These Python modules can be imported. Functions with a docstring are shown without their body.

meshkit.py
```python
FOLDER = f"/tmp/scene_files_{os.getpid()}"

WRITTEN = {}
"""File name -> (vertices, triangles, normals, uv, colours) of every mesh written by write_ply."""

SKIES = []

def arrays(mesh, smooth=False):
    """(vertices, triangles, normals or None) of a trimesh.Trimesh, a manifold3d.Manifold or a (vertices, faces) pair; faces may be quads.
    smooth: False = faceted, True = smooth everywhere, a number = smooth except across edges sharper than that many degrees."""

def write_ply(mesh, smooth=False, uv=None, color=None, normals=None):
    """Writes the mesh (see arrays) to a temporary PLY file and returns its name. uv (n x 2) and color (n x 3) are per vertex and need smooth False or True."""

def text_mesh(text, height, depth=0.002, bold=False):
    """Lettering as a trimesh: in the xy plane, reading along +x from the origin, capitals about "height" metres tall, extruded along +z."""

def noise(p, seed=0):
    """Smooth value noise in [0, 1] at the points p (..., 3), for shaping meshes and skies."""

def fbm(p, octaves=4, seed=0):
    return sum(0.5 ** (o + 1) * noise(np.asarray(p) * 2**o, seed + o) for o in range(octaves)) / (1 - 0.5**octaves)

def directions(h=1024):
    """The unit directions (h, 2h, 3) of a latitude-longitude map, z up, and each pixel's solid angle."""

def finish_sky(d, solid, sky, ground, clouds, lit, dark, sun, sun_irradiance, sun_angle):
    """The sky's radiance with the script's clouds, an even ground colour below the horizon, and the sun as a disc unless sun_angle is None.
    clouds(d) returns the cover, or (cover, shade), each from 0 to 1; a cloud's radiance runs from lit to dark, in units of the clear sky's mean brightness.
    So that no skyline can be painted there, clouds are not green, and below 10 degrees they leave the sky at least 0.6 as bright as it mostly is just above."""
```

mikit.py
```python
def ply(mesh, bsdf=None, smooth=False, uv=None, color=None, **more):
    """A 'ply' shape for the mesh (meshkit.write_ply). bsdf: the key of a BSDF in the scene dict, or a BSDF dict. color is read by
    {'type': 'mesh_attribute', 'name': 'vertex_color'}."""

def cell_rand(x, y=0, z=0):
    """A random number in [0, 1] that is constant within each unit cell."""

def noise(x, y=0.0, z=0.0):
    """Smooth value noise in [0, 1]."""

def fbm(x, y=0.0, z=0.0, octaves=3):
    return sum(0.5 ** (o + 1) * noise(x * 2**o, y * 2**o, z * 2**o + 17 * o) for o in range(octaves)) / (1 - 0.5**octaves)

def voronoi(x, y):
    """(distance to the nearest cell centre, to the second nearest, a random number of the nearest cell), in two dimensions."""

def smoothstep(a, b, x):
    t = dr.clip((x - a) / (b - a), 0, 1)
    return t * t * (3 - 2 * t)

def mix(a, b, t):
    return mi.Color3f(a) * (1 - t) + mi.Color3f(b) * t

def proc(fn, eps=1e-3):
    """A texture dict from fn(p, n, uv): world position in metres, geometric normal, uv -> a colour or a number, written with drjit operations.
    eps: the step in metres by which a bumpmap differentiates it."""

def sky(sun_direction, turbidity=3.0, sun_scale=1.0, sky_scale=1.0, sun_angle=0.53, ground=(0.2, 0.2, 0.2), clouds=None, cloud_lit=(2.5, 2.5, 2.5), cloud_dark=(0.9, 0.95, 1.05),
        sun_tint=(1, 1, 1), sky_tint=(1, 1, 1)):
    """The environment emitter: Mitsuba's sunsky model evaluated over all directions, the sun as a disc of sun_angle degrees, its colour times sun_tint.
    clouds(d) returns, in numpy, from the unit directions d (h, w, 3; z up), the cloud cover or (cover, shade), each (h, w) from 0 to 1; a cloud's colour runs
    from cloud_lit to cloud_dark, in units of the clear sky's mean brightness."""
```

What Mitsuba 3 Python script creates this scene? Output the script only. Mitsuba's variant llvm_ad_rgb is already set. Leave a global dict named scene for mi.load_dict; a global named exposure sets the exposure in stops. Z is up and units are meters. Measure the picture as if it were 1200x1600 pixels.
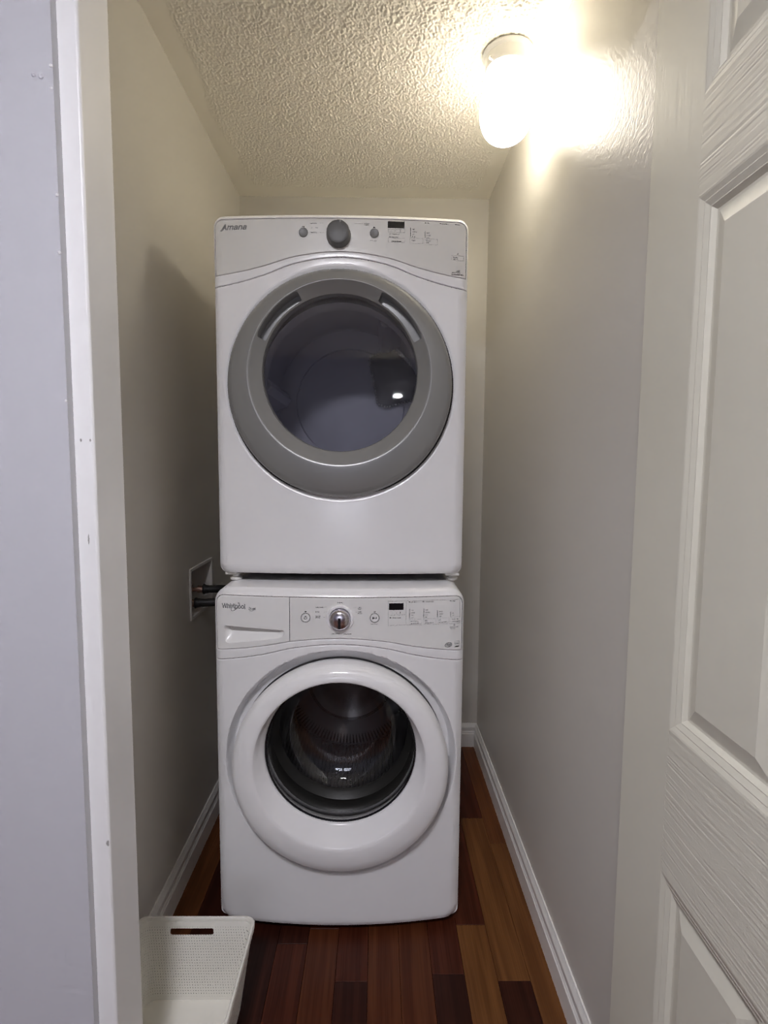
import math, random
import numpy as np, trimesh, manifold3d as m3
import shapely, shapely.geometry as sg
from scipy.spatial import Delaunay
import drjit as dr
import mitsuba as mi, mikit, meshkit
from mikit import noise, fbm, smoothstep, mix, proc, ply, voronoi

scene, labels = {}, {}
rng = np.random.default_rng(7)
T = mi.ScalarTransform4f
PI = math.pi

# ---------------------------------------------------------------- camera
FOCAL = 839.67                      # pixels at 1200 wide
PITCH, YAW, ROLL, EYE = .0878, .0115, .0077, 1.3047
def cam_axes():
    cy, sy = math.cos(YAW), math.sin(YAW)
    f, r, u = np.array([sy, cy, 0]), np.array([cy, -sy, 0]), np.array([0, 0, 1.])
    cp, sp = math.cos(PITCH), math.sin(PITCH)
    f2, u2 = f*cp - u*sp, u*cp + f*sp
    cr, sr = math.cos(ROLL), math.sin(ROLL)
    return r*cr + u2*sr, u2*cr - r*sr, f2
_r, _u, _f = cam_axes()
_o = np.array([0, 0, EYE])
scene['camera'] = {'type': 'perspective', 'fov': 2*math.degrees(math.atan(600/FOCAL)), 'fov_axis': 'x', 'near_clip': .02, 'far_clip': 50.,
                   'to_world': T().look_at(origin=_o.tolist(), target=(_o + _f).tolist(), up=_u.tolist())}
# ---------------------------------------------------------------- light
exposure = 0.25
LAMP = (16.0, 14.6, 12.0)           # glowing globe on the closet ceiling
ADDED_HALL_LAMP = (104.0, 103.0, 111.0)      # unseen flush lamp added on the hall ceiling, cool light for the fronts
ADDED_SCONCE = (60.0, 58.0, 56.0)         # unseen lamp added on the far hall wall for a glint
ADDED_WINDOW = (4.0, 4.2, 5.0)            # glow of the unseen hall window added as front fill

# ---------------------------------------------------------------- room sizes (metres; y runs into the closet)
XL, XR, YB, ZC = -.600, .467, 2.404, 2.44
JX, JY0, JY1 = -.455, .872, .968     # face of the left jamb, hall side and closet side of the front wall
HX0, HX1, HY0, HY1 = -1.9, 1.7, -2.93, .857
HEAD = 2.13

# ---------------------------------------------------------------- helpers
def add(key, mesh, mat, smooth=False, label=None, category=None, kind=None, group=None, **more):
    scene[key] = ply(mesh, mat, smooth=smooth, **more)
    d = {k: v for k, v in (('label', label), ('category', category), ('kind', kind), ('group', group)) if v}
    if d: labels[key] = d
    return key
def thing(key, label=None, category=None, kind=None, group=None):
    labels[key] = {k: v for k, v in (('label', label), ('category', category), ('kind', kind), ('group', group)) if v}
    return key
def num(key, i): return key if i == 0 else f'{key}_{i:03d}'
def box(x0, x1, y0, y1, z0, z1):
    m = trimesh.creation.box((x1-x0, y1-y0, z1-z0)); m.apply_translation(((x0+x1)/2, (y0+y1)/2, (z0+z1)/2)); return m
def cbox(x0, x1, y0, y1, z0, z1, c=.003):
    pts = []
    for sx in (0, 1):
        for sy in (0, 1):
            for sz in (0, 1):
                p = [(x0, x1)[sx], (y0, y1)[sy], (z0, z1)[sz]]; s = [1-2*sx, 1-2*sy, 1-2*sz]
                for k in range(3):
                    q = [p[i] + (0 if i == k else c*s[i]) for i in range(3)]; pts.append(q)
    return trimesh.convex.convex_hull(np.array(pts))
def cat(ms): return trimesh.util.concatenate(ms)
def loft(rings, close=False):
    """Rings (k, n, 3): tube surface joining them, closed around."""
    rings = np.asarray(rings, float); k, n = rings.shape[:2]
    i, j = np.meshgrid(np.arange(k if close else k-1), np.arange(n), indexing='ij')
    a, b = i*n + j, i*n + (j+1) % n; c, d = ((i+1) % k)*n + j, ((i+1) % k)*n + (j+1) % n
    f = np.concatenate([np.stack([a, c, d], -1).reshape(-1, 3), np.stack([a, d, b], -1).reshape(-1, 3)])
    return trimesh.Trimesh(rings.reshape(-1, 3), f, process=False)
def fan(ring, flip=False):
    ring = np.asarray(ring); n = len(ring); v = np.vstack([ring, ring.mean(0)])
    i = np.arange(n); f = np.stack([i, (i+1) % n, i*0+n], 1)
    return trimesh.Trimesh(v, f[:, ::-1] if flip else f, process=False)
def ring_y(r, cx, cz, y, n=128):
    a = np.arange(n)*2*PI/n
    return np.stack([cx + r*np.cos(a), np.full(n, y), cz + r*np.sin(a)], 1)
def ring_z(r, cx, cy, z, n=64):
    a = np.arange(n)*2*PI/n
    return np.stack([cx + r*np.cos(a), cy + r*np.sin(a), np.full(n, z)], 1)
def lathe_y(profile, cx, cz, n=128, cap=False):
    """profile: rows (r, y) or (r, y, centre height)."""
    m = loft([ring_y(p[0], cx, p[2] if len(p) > 2 else cz, p[1], n) for p in profile])
    return m
def lathe_z(profile, cx, cy, n=64): return loft([ring_z(r, cx, cy, z, n) for r, z in profile])
def tube(pts, r, sides=10, caps=True):
    p = np.asarray(pts, float); t = np.gradient(p, axis=0); t /= np.linalg.norm(t, axis=1, keepdims=True)
    a = np.cross(t[0], [0, 0, 1.] if abs(t[0][2]) < .9 else [1., 0, 0]); rings = []
    ang = np.arange(sides)*2*PI/sides; rr = np.broadcast_to(r, (len(p),))
    for q, tt, ri in zip(p, t, rr):
        a = a - tt*(a @ tt); a /= np.linalg.norm(a); b = np.cross(tt, a)
        rings.append(q + ri*(np.cos(ang)[:, None]*a + np.sin(ang)[:, None]*b))
    ms = [loft(rings)]
    if caps: ms += [fan(rings[0], True), fan(rings[-1])]
    return cat(ms)
def spline(pts, n=40):
    from scipy.interpolate import CubicSpline
    p = np.asarray(pts, float); s = np.r_[0, np.cumsum(np.linalg.norm(np.diff(p, axis=0), axis=1))]
    return CubicSpline(s, p)(np.linspace(0, s[-1], n))
def rrect(x0, x1, z0, z1, r):
    """Rounded rectangle; r: one radius, or (bottom left, bottom right, top right, top left)."""
    r = (r,)*4 if np.isscalar(r) else r; pts = []
    for (cx, cz, a0, q) in ((x0, z0, PI, r[0]), (x1, z0, 1.5*PI, r[1]), (x1, z1, 0, r[2]), (x0, z1, .5*PI, r[3])):
        sx, sz = (1 if cx == x0 else -1), (1 if cz == z0 else -1)
        for a in np.linspace(a0, a0 + PI/2, 9 if q > 0 else 1):
            pts.append((cx + sx*q + q*math.cos(a), cz + sz*q + q*math.sin(a)) if q > 0 else (cx, cz))
    return sg.Polygon(pts)
def plate(poly, yfun, thick=.012, edge=.0015, step=.012, rings=(), floor_back=False):
    """A panel whose outline is the (x, z) polygon and whose front follows yfun(x, z), with softly rounded outline and walls going back."""
    def dense(line, d):
        L = line.length; n = max(8, int(L/d))
        p = np.array([line.interpolate(t).coords[0] for t in np.linspace(0, L, n, endpoint=False)])
        return np.unique(np.round(np.vstack([p, np.array(line.coords)[:-1]]), 7), axis=0)
    d = min(step*.4, .005)
    pts = []
    loops = [poly.exterior] + list(poly.interiors)
    for l in loops: pts.append(dense(l, d))
    nb = sum(len(p) for p in pts)
    for off in ([edge*.3, edge] if edge else [d*.8]):
        q = poly.buffer(-off, join_style=2)
        for g in getattr(q, 'geoms', [q]):
            if not g.is_empty:
                for l in [g.exterior] + list(g.interiors): pts.append(dense(l, d))
    x0, z0, x1, z1 = poly.bounds
    gx, gz = np.meshgrid(np.arange(x0, x1, step), np.arange(z0, z1, step))
    g = np.stack([gx.ravel(), gz.ravel()], 1)
    inner = poly.buffer(-max(edge*1.6, d*1.4))
    for extra in [g] + [np.asarray(r) for r in rings]:
        if len(extra): pts.append(extra[shapely.contains_xy(inner, extra[:, 0], extra[:, 1])])
    p = np.unique(np.round(np.vstack(pts), 6), axis=0)
    tri = Delaunay(p).simplices
    c = p[tri].mean(1); tri = tri[shapely.contains_xy(poly, c[:, 0], c[:, 1])]
    e1, e2 = p[tri[:, 1]] - p[tri[:, 0]], p[tri[:, 2]] - p[tri[:, 0]]
    area = e1[:, 0]*e2[:, 1] - e1[:, 1]*e2[:, 0]
    tri = tri[np.abs(area) > 1e-11]; area = area[np.abs(area) > 1e-11] if False else (lambda a, b: a[:, 0]*b[:, 1]-a[:, 1]*b[:, 0])(p[tri[:, 1]]-p[tri[:, 0]], p[tri[:, 2]]-p[tri[:, 0]])
    tri[area < 0] = tri[area < 0][:, ::-1]
    y = yfun(p[:, 0], p[:, 1])
    if edge:
        dist = shapely.distance(poly.boundary, shapely.points(p))
        t = np.clip(1 - dist/edge, 0, 1); y = y + edge*(1 - np.sqrt(np.maximum(0, 1 - t*t)))
    v = np.stack([p[:, 0], y, p[:, 1]], 1)
    front = trimesh.Trimesh(v, tri, process=False)       # seen from -y: counter-clockwise in (x, z) faces -y
    ed = np.sort(front.edges, axis=1); u, idx, cnt = np.unique(ed, axis=0, return_index=True, return_counts=True)
    be = front.edges[idx[cnt == 1]]
    used = np.unique(be); remap = {k: i for i, k in enumerate(used)}
    a = v[used]; b = a + [0, thick, 0]; n = len(used)
    be = np.array([[remap[i], remap[j]] for i, j in be])
    f = np.vstack([np.stack([be[:, 1], be[:, 0], be[:, 0]+n], 1), np.stack([be[:, 1], be[:, 0]+n, be[:, 1]+n], 1)])
    return cat([front, trimesh.Trimesh(np.vstack([a, b]), f, process=False)])
def rect_loft(offsets, y0, y1, z0, z1, x, n=1):
    """Mitred steps round a door panel: offsets are rows (inset, depth) from the rectangle in the plane x."""
    rings = []
    for o, d in offsets:
        rings.append([(x+d, y0+o, z0+o), (x+d, y1-o, z0+o), (x+d, y1-o, z1-o), (x+d, y0+o, z1-o)])
    v, f = [], []
    for a, b in zip(rings[:-1], rings[1:]):
        for k in range(4):
            q = [a[k], a[(k+1) % 4], b[(k+1) % 4], b[k]]; i = len(v); v += q; f += [[i, i+2, i+1], [i, i+3, i+2]]
    i = len(v); v += rings[-1]; f += [[i, i+2, i+1], [i, i+3, i+2]]
    return trimesh.Trimesh(np.array(v), np.array(f), process=False)
def text(s, h, x, z, ysurf, depth=.0004, bold=False, shear=0., centre=False, squeeze=1.):
    if h < .003: h, bold = h*1.12, True
    m = meshkit.text_mesh(s, h, .0012, bold); v = m.vertices.copy()
    v[:, 0] = v[:, 0]*squeeze + shear*v[:, 1]
    if centre: v[:, 0] -= (v[:, 0].min() + v[:, 0].max())/2
    X, Z = x + v[:, 0], z + v[:, 1]
    lift = np.where(v[:, 2] > .0006, depth, -.0003)
    return trimesh.Trimesh(np.stack([X, ysurf(X, Z) - lift, Z], 1), m.faces, process=False)
def strip(x0, x1, z0, z1, ysurf, depth=.0004):
    """A flat printed bar on the curved front."""
    n = max(2, int((x1-x0)/.01)+2); xs = np.linspace(x0, x1, n); v, f = [], []
    for x in xs:
        for z in (z0, z1):
            y = float(ysurf(np.array([x]), np.array([z]))[0])
            v += [(x, y-depth, z), (x, y+.0003, z)]
    for i in range(n-1):
        a, b = 4*i, 4*i+4
        f += [[a, b, b+2], [a, b+2, a+2], [a, a+1, b+1], [a, b+1, b], [a+2, b+2, b+3], [a+2, b+3, a+3]]
    f += [[0, 2, 3], [0, 3, 1]]; e = 4*(n-1); f += [[e, e+3, e+2], [e, e+1, e+3]]
    return trimesh.Trimesh(np.array(v), np.array(f), process=False)
def frame(x0, x1, z0, z1, w, ysurf, depth=.0004):
    return cat([strip(x0, x1, z0, z0+w, ysurf, depth), strip(x0, x1, z1-w, z1, ysurf, depth), strip(x0, x0+w, z0, z1, ysurf, depth), strip(x1-w, x1, z0, z1, ysurf, depth)])

# ---------------------------------------------------------------- materials
def rgb(*c): return {'type': 'rgb', 'value': list(c)}
def principled(c, rough=.5, **k): return {'type': 'twosided', 'b': {'type': 'principled', 'base_color': c if isinstance(c, dict) else rgb(*c), 'roughness': rough, **k}}
def bumped(inner, fn, scale, eps=1e-3):
    return {'type': 'twosided', 'b': {'type': 'bumpmap', 'scale': scale, 't': proc(fn, eps), 'b': inner}}
def pbsdf(c, rough=.5, **k): return {'type': 'principled', 'base_color': c if isinstance(c, dict) else rgb(*c), 'roughness': rough, **k}

def orange_peel(p, n, uv): return fbm(p.x*160, p.y*160, p.z*160, 2)
scene['wall_paint'] = bumped(pbsdf((.60, .578, .53), .36, specular=.42), orange_peel, .0007, 8e-4)
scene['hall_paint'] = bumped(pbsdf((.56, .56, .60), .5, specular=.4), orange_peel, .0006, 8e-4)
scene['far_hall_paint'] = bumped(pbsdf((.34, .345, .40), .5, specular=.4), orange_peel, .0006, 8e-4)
scene['ceiling_paint'] = principled((.84, .81, .72), .95, specular=.1)
scene['trim_white'] = principled((.80, .79, .76), .30, specular=.5)
MARKS = [(-.451, 1.195, .0022, .004), (-.476, 1.34, .002, .003), (-.461, 1.34, .0016, .0026), (-.458, .655, .004, .006), (-.470, 1.18, .0014, .010)]
def worn(p, n, uv):
    w = mi.Float(0)
    for x, z, rx, rz in MARKS: w = dr.maximum(w, smoothstep(1.0, .4, dr.square((p.x-x)/rx) + dr.square((p.z-z)/rz)))
    w = dr.select(p.y < JY0+.001, w, 0)
    return mix((.86, .86, .86), (.12, .11, .10), w*.7)
scene['jamb_white'] = bumped(pbsdf(proc(worn), .35), lambda p, n, uv: fbm(p.x*60, p.y*60, p.z*14, 2), .0005)
scene['ledge_grey'] = principled((.50, .50, .52), .5)
def grain_rail(p, n, uv): return fbm(p.y*7, p.z*330 + noise(p.y*9, p.z*20)*3, 0, 2)
def grain_stile(p, n, uv): return fbm(p.z*7, p.y*330 + noise(p.z*9, p.y*20)*3, 0, 2)
DOORC = (.68, .66, .56)
scene['door_rail_paint'] = bumped(pbsdf(DOORC, .42), grain_rail, .0002, 6e-4)
scene['door_stile_paint'] = bumped(pbsdf(DOORC, .42), grain_stile, .0002, 6e-4)
scene['door_panel_paint'] = bumped(pbsdf(DOORC, .42), grain_stile, .00025, 6e-4)
def wood(c0, c1, k):
    def fn(p, n, uv):
        g = fbm(p.x*75 + k*3.1, p.y*3.2 + k*7, k*1.0, 3); s = noise(p.x*420 + k, p.y*9)
        return mix(c0, c1, smoothstep(.25, .75, g))*(0.86 + .28*s)
    return fn
PL = [((.042, .0085, .0035), (.062, .0140, .0055)), ((.060, .0150, .0055), (.085, .0245, .0085)), ((.100, .037, .0115), (.140, .056, .018)), ((.021, .0045, .0025), (.034, .0080, .004)), ((.088, .029, .0095), (.122, .043, .0145))]
for i, (a, b) in enumerate(PL): scene[f'plank_wood_{i}'] = principled(proc(wood(a, b, i)), .42, specular=.16)
def hall_wood(p, n, uv):
    c = dr.floor((p.x + .269)/.0835); o = mikit.cell_rand(c, 5)*1.3
    r = mikit.cell_rand(c, dr.floor((p.y + o)/.9), 2)
    return mix((.06, .018, .009), (.17, .066, .026), r)*(0.8 + .4*fbm(p.x*75, p.y*3.2, 0, 3))
scene['hall_floor_wood'] = principled(proc(hall_wood), .3, specular=.45)
scene['seam_dark'] = principled((.012, .007, .005), .8)
WHITE = (.80, .795, .80)
scene['enamel'] = principled(WHITE, .22, specular=.5, clearcoat=.4, clearcoat_gloss=.9)
scene['white_plastic'] = principled((.79, .785, .775), .24, specular=.5)
scene['door_white'] = principled((.82, .815, .82), .14, specular=.5, clearcoat=.6, clearcoat_gloss=.95)
scene['panel_silver'] = principled((.66, .65, .625), .35, specular=.5)
scene['panel_white'] = principled((.77, .765, .75), .17, specular=.5, clearcoat=.5, clearcoat_gloss=.95)
scene['ring_grey'] = principled((.235, .236, .234), .30, specular=.55, metallic=.25, clearcoat=.35, clearcoat_gloss=.9)
scene['knob_grey'] = principled((.085, .085, .084), .42)
scene['button_grey'] = principled((.15, .15, .15), .4)
scene['chrome'] = {'type': 'twosided', 'b': {'type': 'roughconductor', 'material': 'Cr', 'alpha': .07}}
scene['black_gloss'] = principled((.006, .006, .008), .12)
scene['ink'] = principled((.015, .015, .016), .6, specular=.1)
scene['ink_grey'] = principled((.17, .17, .175), .45)
scene['ink_pale'] = principled((.22, .22, .22), .5, specular=.2)
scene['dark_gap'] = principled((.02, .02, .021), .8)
scene['rubber'] = principled((.026, .0255, .024), .4)
scene['black_rubber'] = principled((.012, .012, .013), .5)
scene['brass'] = {'type': 'twosided', 'b': {'type': 'roughconductor', 'material': 'Cu', 'alpha': .25}}
scene['steel'] = principled((.16, .16, .165), .25, metallic=.9)
scene['drum_enamel'] = principled((.36, .365, .42), .35)
scene['grille_dark'] = principled((.02, .02, .024), .35)
scene['dryer_glass'] = {'type': 'thindielectric', 'int_ior': 1.55, 'specular_transmittance': rgb(.80, .80, .84)}
scene['washer_glass'] = {'type': 'thindielectric', 'int_ior': 1.5, 'specular_transmittance': rgb(.80, .80, .80)}
scene['pane_glass'] = {'type': 'thindielectric'}
def holes(p, n, uv):
    a = dr.atan2(p.z - .52, p.x + .102)*30/PI*2; b = p.y*110
    k = dr.square(a - dr.floor(a) - .5) + dr.square(b - dr.floor(b) - .5)
    return mix((.008, .008, .008), (.25, .25, .26), smoothstep(.05, .09, k))
scene['drum_steel'] = principled(proc(holes), .22, metallic=.85)
def weave(p, n, uv):
    s = 2*PI/.0062
    h = p.x + p.y
    return dr.maximum(0.0, dr.sin(h*s))*dr.maximum(0.0, dr.sin(p.z*s))
def weave_col(p, n, uv):
    return mix((.76, .745, .69), (.24, .23, .20), smoothstep(.35, .8, weave(p, n, uv))*smoothstep(.012, .02, p.z)*(1 - smoothstep(.167, .172, p.z)))
scene['basket_weave'] = {'type': 'twosided', 'b': {'type': 'bumpmap', 'scale': .0012, 't': proc(lambda p, n, uv: 1 - weave(p, n, uv), 4e-4), 'b': pbsdf(proc(weave_col), .5)}}
scene['basket_plastic'] = principled((.74, .725, .67), .42)
scene['lamp_collar'] = principled((.78, .77, .74), .4)
scene['screw_metal'] = {'type': 'twosided', 'b': {'type': 'roughconductor', 'material': 'Cr', 'alpha': .2}}
scene['box_plastic'] = principled((.70, .69, .66), .45)

# ---------------------------------------------------------------- room shell
def pop_ceiling():
    from scipy.spatial import cKDTree
    r0 = np.random.default_rng(3)
    xs, ys = np.arange(XL, XR + .0017, .0019), np.arange(JY1, YB + .002, .0019)
    X, Y = np.meshgrid(xs, ys); P = np.stack([X, Y, X*0], -1)
    n = 56000; c = np.stack([r0.uniform(XL, XR, n), r0.uniform(JY1, YB, n)], 1); rad = r0.uniform(.0015, .0040, n)*(.75 + .5*meshkit.noise(np.c_[c*35, c[:, :1]*0], 6))
    d, i = cKDTree(c).query(np.stack([X.ravel(), Y.ravel()], 1), k=6, distance_upper_bound=.008)
    ri = np.r_[rad, 1e-6][i]; h = np.sqrt(np.maximum(0, 1 - (d/ri)**2)); h[~np.isfinite(h)] = 0
    h = (h*ri*.80).max(1).reshape(X.shape)
    wob = .03*(meshkit.noise(P*14, 5) - .5)
    e = np.minimum(np.minimum(X - XL - .01, XR - X - .005), (YB - Y)*.8 - .01) + wob
    Z = ZC - h*np.clip((e - .045)/.02, 0, 1)
    v = np.stack([X, Y, Z], -1).reshape(-1, 3); ny, nx = X.shape
    i, j = np.meshgrid(np.arange(ny-1), np.arange(nx-1), indexing='ij'); a = (i*nx + j).ravel()
    f = np.vstack([np.stack([a, a+nx+1, a+1], 1), np.stack([a, a+nx, a+nx+1], 1)])
    return trimesh.Trimesh(v, f, process=False)
add('ceiling', pop_ceiling(), 'ceiling_paint', True, 'cream popcorn textured ceiling of the laundry closet', kind='structure')
add('ceiling_hall', box(HX0, HX1, HY0, JY1, ZC, ZC+.1), 'ceiling_paint', label='plain hall ceiling in front of the closet', kind='structure')
# left wall with an opening for the outlet box
BY0, BY1, BZ0, BZ1 = 1.693, 1.923, .800, .968
lw = sg.Polygon([(JY1, 0), (YB, 0), (YB, ZC), (JY1, ZC)], [[(BY0+.008, BZ0+.008), (BY1-.008, BZ0+.008), (BY1-.008, BZ1-.008), (BY0+.008, BZ1-.008)]])
m = trimesh.creation.extrude_polygon(lw, .012, engine='earcut')
m.apply_transform(np.array([[0, 0, 1, XL-.012], [1, 0, 0, 0], [0, 1, 0, 0], [0, 0, 0, 1.]]))
add('wall_left', cat([m, box(XL-.13, XL-.12, JY1, YB, 0, ZC)]), 'wall_paint', label='greige left wall of the closet with a recessed outlet box', kind='structure')
add('wall_right', box(XR, XR+.1, .86, YB, 0, ZC), 'wall_paint', label='greige right wall of the closet beside the lamp', kind='structure')
add('wall_back', box(XL-.13, XR+.1, YB, YB+.1, 0, ZC), 'wall_paint', label='back wall of the closet behind the stacked machines', kind='structure')
# front wall: hall side, opening
def prism_z(pts, z0, z1):
    m = trimesh.creation.extrude_polygon(sg.Polygon(pts), z1-z0, engine='earcut'); m.apply_translation((0, 0, z0)); return m
AX = -.487
add('wall_front', cat([box(HX0, AX, HY1, JY1, 0, ZC), box(AX, XR+.12, HY1, JY1, HEAD+.02, ZC), box(XR+.019, HX1, HY1, JY1-.02, 0, ZC)]), 'hall_paint', label='pale grey hall wall left of the closet opening', kind='structure')
for i, (x, z, r) in enumerate(((-.515, 1.877, .0034), (-.504, 1.875, .0042), (-.490, 1.859, .0022), (-.489, 1.890, .0028), (-.4885, 1.707, .0024), (-.4885, 1.623, .0026), (-.4885, 1.40, .0022))):
    add(num('wall_front__paint_chip', i), lathe_y([(r, HY1+.0002), (r*.85, HY1-.0009), (r*.6, HY1-.0012), (r*.4, HY1-.0003), (.0001, HY1-.0001)], x, z, 14), 'jamb_white' if i > 1 else 'hall_paint', 60, 'small flake of raised paint' if i == 0 else None)
ja = [(AX+.0008, JY1)] + [(AX+.0008, JY0)]
for a in np.linspace(0, PI/2, 7): ja.append((JX - .005 + .005*math.sin(a), JY0 + .005 - .005*math.cos(a)))
ja += [(JX, JY1)]
add('trim_1', prism_z(ja, 0, HEAD), 'jamb_white', 30, 'worn white painted left jamb of the closet opening', kind='structure')
add('trim_2', box(AX-.003, AX+.0006, HY1+.0006, JY0+.003, 0, HEAD), 'ledge_grey', label='narrow grey edge between hall wall and jamb', kind='structure')
add('trim_3', box(JX-.03, XR+.02, JY0-.005, JY1, HEAD, HEAD+.021), 'jamb_white', label='white head jamb over the closet opening', kind='structure')
# hall
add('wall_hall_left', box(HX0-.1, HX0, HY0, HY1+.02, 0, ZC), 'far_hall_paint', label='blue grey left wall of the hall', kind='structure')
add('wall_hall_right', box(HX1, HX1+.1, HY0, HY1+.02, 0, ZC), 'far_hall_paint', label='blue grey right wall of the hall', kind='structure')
WX0, WX1, WZ0, WZ1 = -.75, .10, .62, 1.25
wl = sg.Polygon([(HX0-.1, 0), (HX1+.1, 0), (HX1+.1, ZC), (HX0-.1, ZC)], [[(WX0, WZ0), (WX1, WZ0), (WX1, WZ1), (WX0, WZ1)]])
m = trimesh.creation.extrude_polygon(wl, .12, engine='earcut'); m.apply_transform(np.array([[1, 0, 0, 0], [0, 0, -1, HY0], [0, 1, 0, 0], [0, 0, 0, 1.]]))
add('wall_hall_back', m, 'far_hall_paint', label='blue grey far wall of the hall with an opening for the added window', kind='structure')
thing('added_window_1', 'unseen white framed hall window added to fill the fronts with cool light', kind='structure')
wm = (WX0+WX1)/2
add('added_window_1__frame', cat([box(WX0, WX1, HY0-.08, HY0-.02, WZ0, WZ0+.05), box(WX0, WX1, HY0-.08, HY0-.02, WZ1-.05, WZ1), box(WX0, WX0+.05, HY0-.08, HY0-.02, WZ0, WZ1), box(WX1-.05, WX1, HY0-.08, HY0-.02, WZ0, WZ1), box(wm-.025, wm+.025, HY0-.08, HY0-.02, WZ0, WZ1)]), 'trim_white')
m = box(WX0, WX1, HY0-.10, HY0-.09, WZ0, WZ1)
scene['added_window_1__pane'] = ply(trimesh.Trimesh(np.array([[WX0, HY0-.09, WZ0], [WX1, HY0-.09, WZ0], [WX1, HY0-.09, WZ1], [WX0, HY0-.09, WZ1]]), np.array([[0, 2, 1], [0, 3, 2]]), process=False), 'trim_white', emitter={'type': 'area', 'radiance': rgb(*ADDED_WINDOW)})  # glowing pane added out of view as soft frontal fill

# ---------------------------------------------------------------- floor: cherry planks
add('floor', cat([box(HX0, HX1, HY0, .30, -.03, -.001), box(XL-.1, XR+.1, .30, YB, -.03, -.012), box(HX0, XL-.1, .30, HY1, -.03, -.001), box(XR+.1, HX1, .30, HY1, -.03, -.001)]), 'hall_floor_wood', label='dark cherry hardwood floor running into the closet', kind='structure')
PX = [XL] + [-.0181 + .0829*k for k in range(-7, 6)] + [XR]
PX = sorted(x for x in PX if XL <= x <= XR)
joints = {-3: [.80, 1.60, 2.1], -2: [.6, 1.36, 2.0], -1: [.9, 1.408, 2.2], 0: [.70, 1.252, 2.05], 1: [.55, 1.52, 2.15], 2: [.75, 1.70], 3: [.66, 1.271, 1.95], 4: [.85, 1.420, 2.02], 5: [.62, 1.253, 1.885], 6: [.95, 1.75]}
tone = {(3, 0): 3, (3, 1): 3, (3, 2): 0, (4, 0): 2, (4, 1): 2, (4, 2): 0, (4, 3): 4, (5, 0): 3, (5, 1): 3, (5, 2): 2, (5, 3): 0, (6, 0): 2, (6, 1): 2, (6, 2): 4, (0, 1): 3, (0, 2): 0, (0, 0): 0, (1, 0): 1, (1, 1): 1, (2, 0): 1, (2, 1): 1, (-1, 1): 1, (-1, 0): 0}
count = 0
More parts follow.
